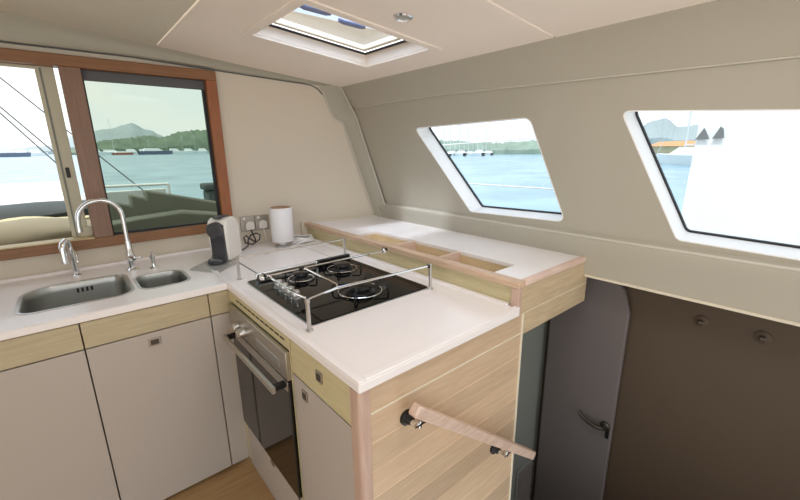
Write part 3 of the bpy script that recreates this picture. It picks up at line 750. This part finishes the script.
for xc_, w, c_ in ((.795, 'left', 'black'), (.868, 'right', 'white')):
    pl = thing('power_plug', (xc_, wy(xc_, 1.01)-.02, 1.0), 'white three-pin plug with a %s lead in the %s wall socket' % (c_, w), 'plug', 'white plugs in the wall sockets')
    yy = wy(xc_, 1.01)-.0085
    MB().plate(rrect(xc_-.024, xc_+.024, .988, 1.036, (.008, .008, .020, .020)), [], yy-.022, yy, M=lambda q_: (q_[0], q_[2], q_[1])).build('plug_body', 'white_plastic', pl, .004)
yy = 2.30
cb_ = MB().tube([(.795, yy-.012, .988), (.800, yy-.015, .965), (.812, yy-.02, .93), (.806, yy-.03, .912), (.78, yy-.05, .908), (.74, yy-.06, .925), (.735, yy-.05, .955), (.75, yy-.045, .965), (.775, yy-.05, .94), (.80, yy-.055, .92), (.825, yy-.05, .930), (.835, yy-.04, .955), (.815, yy-.035, .968), (.78, yy-.04, .962), (.755, yy-.06, .94), (.745, yy-.08, .912), (.71, yy-.12, .908), (.665, yy-.17, .912)], .0042, 8)
tag(cb_.build('power_cable', 'black_plastic', None, loc=(.78, yy, .91)), 'looped black power cable hanging from the left plug', 'cable')
cb_ = MB().tube([(.868, 2.283, .985), (.872, 2.278, .95), (.874, 2.27, .915), (.885, 2.262, .906), (.93, 2.245, .906), (.975, 2.225, .906), (1.0, 2.215, .906)], .0035, 8)
tag(cb_.build('power_cable', 'cable_white', None, loc=(.87, 2.27, .91)), 'straight white power cable running down from the right plug behind the paper roll', 'cable')

# paper towel roll on a steel stand
kt = thing('paper_roll_stand', (.915, 2.12, .90), 'round brushed steel stand under the white paper towel roll', 'stand')
MB().lathe([(.048, 0), (.050, .003), (.050, .006), (.046, .010), (.034, .012), (.034, .030), (.0001, .030)], (.915, 2.12, .9005), 32).build('base', 'steel', kt)
MB().tube([(.915, 2.12, .915), (.915, 2.12, 1.128)], .005, 10).build('spindle', 'brushed', kt)
rl = thing('paper_towel_roll', (.915, 2.12, .9325), 'white paper towel roll standing upright on its steel stand in the corner', 'paper roll')
MB().lathe([(.016, 0), (.060, 0), (.062, .003), (.062, .190), (.060, .193), (.016, .193)], (.915, 2.12, .9325), 40).build('paper', 'paper', rl)
MB().lathe([(.020, .1925), (.057, .1935), (.057, .195), (.020, .195)], (.915, 2.12, .9325), 32).build('cardboard_core', 'cardboard', rl)

# small white dish/coil with a dark sponge to the right
cl_ = MB()
for k_ in range(3):
    rr_ = .058-.006*k_
    cl_.tube([(1.045+(rr_+.012)*math.cos(2*PI*j/32), 2.145+rr_*math.sin(2*PI*j/32), .910+.009*k_+.004*math.sin(3*2*PI*j/32+k_)) for j in range(32)], .0062, 8, closed=True)
cl_.tube([(1.0, 2.11, .906), (.985, 2.07, .905), (.955, 2.045, .905), (.91, 2.03, .905)], .004, 8)
tag(cl_.build('coiled_cable', 'cable_white', None, loc=(1.045, 2.145, .905)), 'coiled white cable lying on the worktop between paper roll and shelf', 'cable')
tag(MB().lathe([(.030, 0), (.036, .004), (.036, .016), (.028, .022), (.0001, .023)], (1.045, 2.150, .9005), 24).build('charger_puck', 'charcoal_plastic', None, loc=(1.045, 2.150, .9)), 'small dark round gadget lying inside the coiled white cable', 'gadget')

# ------------------------------------------------------------------ OUTSIDE
sea = MB().plate([(-3000, 3.0), (2.45, 3.0), (2.45, -3000), (3000, -3000), (3000, 5000), (-3000, 5000)], [], -.95, -.9).build('sea', 'sea')
tag(sea, 'pale turquoise sea around the boat', 'sea', kind='stuff')

def ridge(name, pts, base, material, label, cat, depth=60, n=90, jag=1.0, seed=1, round_=.5):
    """hill or tree belt: a solid ridge built from crest points (x, y, height)"""
    random.seed(seed)
    P_ = [Vector(p) for p in pts]; crest = []
    for i in range(n+1):
        t_ = i/n*(len(P_)-1); k_ = min(int(t_), len(P_)-2); f_ = t_-k_; f2 = f_*f_*(3-2*f_)
        q_ = P_[k_].lerp(P_[k_+1], f_); q_.z = P_[k_].z*(1-f2)+P_[k_+1].z*f2 + random.uniform(-jag, jag)
        crest.append(q_)
    rows = []
    for j, (fy, fz) in enumerate(((0, 0), (.0, .35), (.12, .6), (.3, .85), (.5, 1.0), (.8, .8), (1, 0))):
        r_ = []
        for q_ in crest:
            d_ = Vector((q_.x, q_.y, 0)).normalized()
            p_ = Vector((q_.x, q_.y, 0))+d_*depth*(fy+random.uniform(-.006, .006))
            p_.z = base+(q_.z-base)*fz+ (random.uniform(-jag, jag) *.4 if 0 < j < 6 else 0)
            r_.append(p_)
        rows.append(r_)
    o_ = MB().strip(rows).build(name, material, smooth=True)
    return tag(o_, label, cat)
def polar(px_, D):     # bearing of a view direction given by image column along the horizon, as a real azimuth
    az = _y+math.atan((px_-400)/(389.59/math.cos(_p))) ; return Vector((math.sin(az)*D, math.cos(az)*D, 0))
def pt(px_, D, z): q_ = polar(px_, D); q_.z = z; return q_
D = 520
ridge('hill', [pt(-10, 900, 6), pt(50, 900, 14), pt(84, 900, 34), pt(112, 900, 44), pt(138, 900, 56), pt(152, 900, 44), pt(170, 900, 30), pt(195, 900, 40), pt(230, 900, 50), pt(280, 900, 30)], -.9, 'hill_haze', 'haze-blue wooded hill behind the far shore', 'hill', 120, jag=.8, seed=3)
ridge('shore_trees', [pt(70, D, 4), pt(95, D, 12), pt(115, D, 15), pt(135, D, 17), pt(150, D, 19), pt(165, D, 18), pt(185, D, 24), pt(205, D, 26), pt(235, D, 26), pt(270, D, 10)], -.9, 'tree_green', 'green tree belt along the far shore', 'trees', 40, n=80, jag=.9, seed=5)
ridge('shore_trees', [pt(400, 150, 3), pt(440, 150, 4.6), pt(460, 150, 4.2), pt(480, 150, 3.4), pt(500, 150, 3.2), pt(530, 150, 3.8), pt(580, 150, 3.6)], -.9, 'tree_pale', 'pale green trees on the shore seen through the hull window over the shelf', 'trees', 14, n=70, jag=.28, seed=8)
ridge('hill', [pt(630, 420, 12), pt(650, 420, 24), pt(662, 420, 26), pt(678, 420, 18), pt(720, 420, 22), pt(800, 420, 20)], -.9, 'hill_haze', 'distant haze-blue hill seen through the near hull window', 'hill', 60, jag=.3, seed=9)
random.seed(11)

def boat(loc, L, rz, hullm, label, mast=0, group=None, sup=1.0, cat='boat', nm='motor_yacht'):
    b0 = thing(nm, loc, label, cat, group, rz, local=True)
    W_ = L*.28; Hh = L*.11
    pr = [(-.5, .8), (-.1, 1), (.25, .8), (.42, .35), (.5, .02)]
    m_ = MB(); rows = []
    for u, w in pr:
        s_ = 1+.15*max(u, 0)
        rows.append([(u*L, -w*W_/2, Hh*s_), (u*L*.95, -w*W_*.36, 0), (u*L*.95, w*W_*.36, 0), (u*L, w*W_/2, Hh*s_), (u*L, 0, Hh*s_*1.02), (u*L, -w*W_/2, Hh*s_)])
    m_.strip(rows).build('hull', hullm, b0)
    MB().hexa([(-.35*L, -W_*.3, Hh), (.22*L, -W_*.26, Hh), (.22*L, W_*.26, Hh), (-.35*L, W_*.3, Hh), (-.30*L, -W_*.26, Hh*(1+.8*sup)), (.06*L, -W_*.22, Hh*(1+.8*sup)), (.06*L, W_*.22, Hh*(1+.8*sup)), (-.30*L, W_*.26, Hh*(1+.8*sup))]).build('cabin', 'boat_white', b0)
    if mast:
        MB().tube([(.05*L, 0, Hh), (.05*L, 0, mast)], max(.10, L*.007), 6).build('mast', 'mast_grey', b0)
        MB().tube([(.5*L, 0, Hh*1.1), (.05*L, 0, mast*.96)], max(.03, L*.002), 5).tube([(-.5*L, 0, Hh), (.05*L, 0, mast*.98)], max(.03, L*.002), 5).tube([(.04*L, 0, Hh*2), (-.38*L, 0, Hh*2.1)], max(.08, L*.008), 6).build('rigging', 'mast_grey', b0)
    return b0
def copy_tree(o_, parent=None):
    c = o_.copy(); COL.objects.link(c)
    if parent: c.parent = parent
    for ch in list(o_.children): copy_tree(ch, c)
    return c
DB = 470
boat(pt(114, DB, -.9), 22, -.3, 'boat_white', 'white sailing yacht with the tallest mast on the far shore', mast=33, cat='sailing boat', nm='sailing_yacht')
boat(pt(157, DB-60, -.9), 27, .1, 'boat_navy', 'long dark-hulled motor yacht moored at the far shore', cat='motor boat')
boat(pt(124, DB-50, -.9), 16, .2, 'boat_red', 'small reddish motor boat moored beside the tall-masted yacht', cat='motor boat')
boat(pt(8, DB*.8, -.9), 24, .0, 'boat_navy', 'blue and white motor yacht at the far left of the bay', sup=2.0, cat='motor boat')
ORD = ['leftmost', 'second from the left', 'third from the left', 'fourth from the left', 'fifth from the left', 'sixth from the left', 'seventh from the left', 'eighth from the left', 'rightmost']
first = None
for i, (px_, L_) in enumerate(((24, 14), (38, 14), (98, 14), (134, 16), (146, 13), (177, 15), (191, 15), (205, 14), (217, 15))):
    if first is None:
        first = boat(pt(px_, DB, -.9), 14, .1, 'boat_white', 'x', group='white motor boats along the far shore', sup=1.2, cat='motor boat')
        q_ = first
    else: q_ = copy_tree(first)
    q_['label'] = 'tiny white motor boat, %s in the row moored along the far shore' % ORD[i]
    q_.location = pt(px_, DB-14-(i % 3)*9, -.9); q_.scale = (L_/14, L_/14, 1.7); q_.rotation_euler.z = .12*(i % 3-1)
first = None
for i, (px_, mh) in enumerate(((3, 1.0), (14, .9), (92, 1.0), (150, .9), (168, 1.0), (184, 1.2), (196, 1.25), (212, .95))):
    if first is None:
        first = boat(pt(px_, DB, -.9), 12, .1, 'boat_white', 'x', mast=16, group='masted boats along the far shore', cat='sailing boat', nm='sailing_boat')
        q_ = first
    else: q_ = copy_tree(first)
    q_['label'] = 'small masted sailing boat, %s of those on the far shore' % (ORD[i] if i < 7 else 'rightmost')
    q_.location = pt(px_, DB+14+(i % 2)*10, -.9); q_.scale = (1, 1, mh); q_.rotation_euler.z = .2*(i % 3-1)
# starboard bay
DR = 125
first = None
for i, (px_, mh) in enumerate(((446, .9), (452, 1.0), (461, 1.15), (470, .9), (479, 1.2), (488, .95))):
    if first is None:
        first = boat(pt(px_, DR, -.9), 7, 1.2, 'boat_white', 'small moored sailing boat seen through the hull window over the shelf', mast=9.5, group='sailing boats beyond the shelf window', cat='sailing boat', nm='sailing_boat')
        q_ = first
    else: q_ = copy_tree(first)
    q_['label'] = 'small moored sailing boat, %s beyond the hull window over the shelf' % (ORD[i] if i < 5 else 'rightmost')
    q_.location = pt(px_, DR+(i % 2)*9, -.9); q_.scale = (1, 1, mh); q_.rotation_euler.z = 1.2
boat(pt(690, 62, -.9), 11, .9, 'boat_white', 'white sailing boat with twin stays seen through the near hull window', mast=13, cat='sailing boat', nm='sailing_boat')
hs = thing('shore_building', pt(680, 150, -.9), 'low building with an orange roof on the shore behind the sailing boat', 'building', rz=.6, local=True)
MB().box(-9, 16, -3, 3, 0, 2.2).build('walls', 'canvas_cream', hs)
MB().hexa([(-10, -4, 2.2), (17, -4, 2.2), (17, 4, 2.2), (-10, 4, 2.2), (-7, -1, 3.7), (14, -1, 3.7), (14, 1, 3.7), (-7, 1, 3.7)]).build('roof', 'roof_orange', hs)

# the white sail hung beside the near hull window, two grey triangles on it
sl_ = thing('white_sail', (3.5, .3, .2), 'huge white sail close outside the near hull window with two grey triangles', 'sail')
rows = []
for j in range(9):
    z = -.6+j*.45
    yl = .835-(z-.9)*.02
    rows.append([(3.5+.02*math.sin(PI*i/8), yl-(yl+1.4)*i/8, z) for i in range(9)])
sm = MB().strip(rows).build('sailcloth', 'sail_white', sl_, smooth=False)
sm.modifiers.new('solid', 'SOLIDIFY').thickness = .01
MB().plate([(.824, 1.478), (.780, 1.560), (.742, 1.482)], [], 3.470, 3.474, M=lambda q_: (q_[2], q_[0], q_[1])).build('triangle_mark', 'mark_grey', sl_)
MB().plate([(.727, 1.482), (.690, 1.564), (.671, 1.546), (.661, 1.487)], [], 3.470, 3.474, M=lambda q_: (q_[2], q_[0], q_[1])).build('triangle_mark', 'mark_grey', sl_)

# guard rail of this boat outside the hull windows
gr_ = thing('guard_rail', (2.3, 2.0, .56), 'white guard rail with two wires outside the hull window over the shelf', 'guard rail')
MB().tube([(2.3, 2.95, 1.434), (2.3, .86, 1.515)], .005, 6).build('upper_wire', 'boat_white', gr_)
MB().tube([(2.3, 2.95, 1.173), (2.3, .86, 1.192)], .005, 6).build('lower_wire', 'boat_white', gr_)
for y in (.86, 2.95): MB().tube([(2.3, y, .56), (2.3, y, 1.53)], .012, 10).build('stanchion', 'steel', gr_)
tag(MB().box(1.95, 2.42, -1.2, 2.98, -.95, .56).build('side_deck', 'deck_white', None, .02, loc=(2.2, 1.6, -.95)), 'white side deck outside the hull windows', 'deck')
struct('floor_cockpit', MB().box(-2, 1.94, 2.42, 4.6, -.06, 0), 'deck_white')
# aft deck outside window 1
dk = thing('cockpit_coaming', (0, 3.4, .1), 'white fibreglass coaming of the cockpit outside the wood-framed window', 'deck')
MB().box(-1.8, .10, 3.5, 4.3, 0, 1.135).build('coaming', 'deck_white', dk, .03, seg=3)
MB().box(-1.8, .1, 4.3, 4.36, 0, 1.21).build('toe_rail', 'deck_white', dk, .01)
# cushions (tan canvas with slate back)
random.seed(4)
def sausage(x0, x1, y, z, ry, rz_, n=26, seg=18, sag=.01, wob=.006, seed=1):
    random.seed(seed); rows = []
    ph = random.random()*6
    for i in range(n+1):
        t_ = i/n; x = x0+(x1-x0)*t_
        k_ = min(1, 4*min(t_, 1-t_)+.25)**.5
        rows.append([(x+random.uniform(-.002, .002), y+ry*k_*math.cos(a_*2*PI/seg)*(1+random.uniform(-.03, .03)), z+sag*math.sin(7*t_+ph)+rz_*k_*math.sin(a_*2*PI/seg)+wob*math.sin(11*t_+a_)) for a_ in list(range(seg))+[0]])
    return rows
def roll(name, material, label, cat, *a, **k):
    m_ = MB().strip(sausage(*a, **k)); bmesh.ops.remove_doubles(m_.bm, verts=m_.bm.verts, dist=.0001)
    o_ = m_.build(name, material, None, loc=((a[0]+a[1])/2, a[2], a[3])); return tag(o_, label, cat)
roll('rolled_canvas', 'canvas_slate', 'dark slate rolled canvas lying behind the tan cover outside the open window', 'canvas', -1.4, .16, 3.05, 1.115, .12, .06, seed=2)
roll('canvas_cover', 'canvas_tan', 'tan canvas cover bundled just outside the open sliding window', 'canvas', -1.4, .10, 2.80, 1.015, .12, .085, seed=3)
roll('canvas_cover', 'canvas_cream', 'cream folded canvas edge lying on top of the tan cover outside', 'canvas', -.42, .08, 2.835, 1.088, .05, .012, seed=6)
tag(MB().hexa([(-1.3, 2.6, 0), (.05, 2.6, 0), (.05, 3.2, 0), (-1.3, 3.2, 0), (-1.3, 2.6, .90), (.05, 2.6, .90), (.05, 3.2, .93), (-1.3, 3.2, .93)]).build('cockpit_bench', 'canvas_tan', None, .01, loc=(-.6, 2.9, 0)), 'tan cockpit bench outside under the bundled canvas', 'bench')

# stepped grey tarpaulin beyond the fixed pane
tq = MB(); 
prof = [(.165, .90), (.165, 1.165), (.29, 1.125), (.292, 1.192), (.372, 1.160), (.374, 1.212), (.60, 1.150), (.86, 1.080), (1.05, 1.05), (1.05, .90)]
tq.plate(prof, [], 2.86, 2.95, M=lambda q_: (q_[0], q_[2], q_[1]))
tq.plate([(.10, .88), (.12, 1.04), (.30, 1.06), (.55, 1.075), (.80, 1.03), (1.05, 1.0), (1.05, .88)], [], 2.72, 2.86, M=lambda q_: (q_[0], q_[2], q_[1]))
tp_ = tq.build('stepped_tarpaulin', 'tarp_grey', None, .012, loc=(.6, 2.85, .9)); tag(tp_, 'dark grey stepped tarpaulin outside the fixed tinted pane', 'tarpaulin')
tag(MB().box(.1, 1.2, 2.60, 3.3, 0, .88).build('cockpit_table', 'tarp_grey', None, .01, loc=(.6, 2.9, 0)), 'grey covered cockpit locker under the stepped tarpaulin', 'locker')
rl_ = thing('stern_rail', (.42, 3.6, 0), 'pale stern rail behind the stepped tarpaulin', 'rail')
MB().tube([(.15, 3.6, 1.196), (.64, 3.6, 1.190)], .011, 10).build('top_rail', 'sail_white', rl_)
MB().tube([(.635, 3.6, 1.19), (.635, 3.6, 0)], .012, 10).build('stanchion', 'sail_white', rl_)
MB().box(.10, .62, 3.62, 3.66, 0, 1.155).build('side_panel', 'sail_white', rl_, .005)
ob = thing('outboard_engine', (.95, 3.6, 0), 'small dark box-shaped engine cover outside at the right of the fixed pane', 'engine')
MB().box(.90, 1.03, 3.55, 3.68, 0, 1.12).build('body', 'canvas_slate', ob, .02)
MB().box(.885, 1.045, 3.54, 3.69, 1.12, 1.175).build('lid', 'canvas_slate', ob, .015)
for (a, b_), lab in ((((-.50, 3.6, 2.26), (.471, 3.6, 1.138)), 'highest grey rope slanting down across both window panes'),
                (((-.55, 3.6, 2.17), (-.015, 3.6, 1.45)), 'middle of the grey ropes outside the open window'),
                (((-.50, 3.6, 2.09), (.03, 3.6, 1.31)), 'lowest of the grey ropes outside the open window')):
    tag(MB().tube([a, b_], .0045, 6).build('mooring_rope', 'rope_grey', None, loc=b_), lab, 'rope', 'slanting ropes outside the large window')
# sunshade over the deck hatch
bm_ = MB(); rows = []
for i in range(7):
    x = .9+i*.34
    rows.append([(x, 2.62+j*.13, 2.32+.05*math.sin(PI*j/8)) for j in range(9)])
bo = bm_.strip(rows).build('sunshade', 'bimini', None, loc=(1.9, 3.1, 2.32)); bo.modifiers.new('solid', 'SOLIDIFY').thickness = .003
tag(bo, 'cream translucent sunshade seen through the roof hatch', 'sunshade')

for o_ in ROOTS:
    if 'root_frame' in o_: del o_['root_frame']
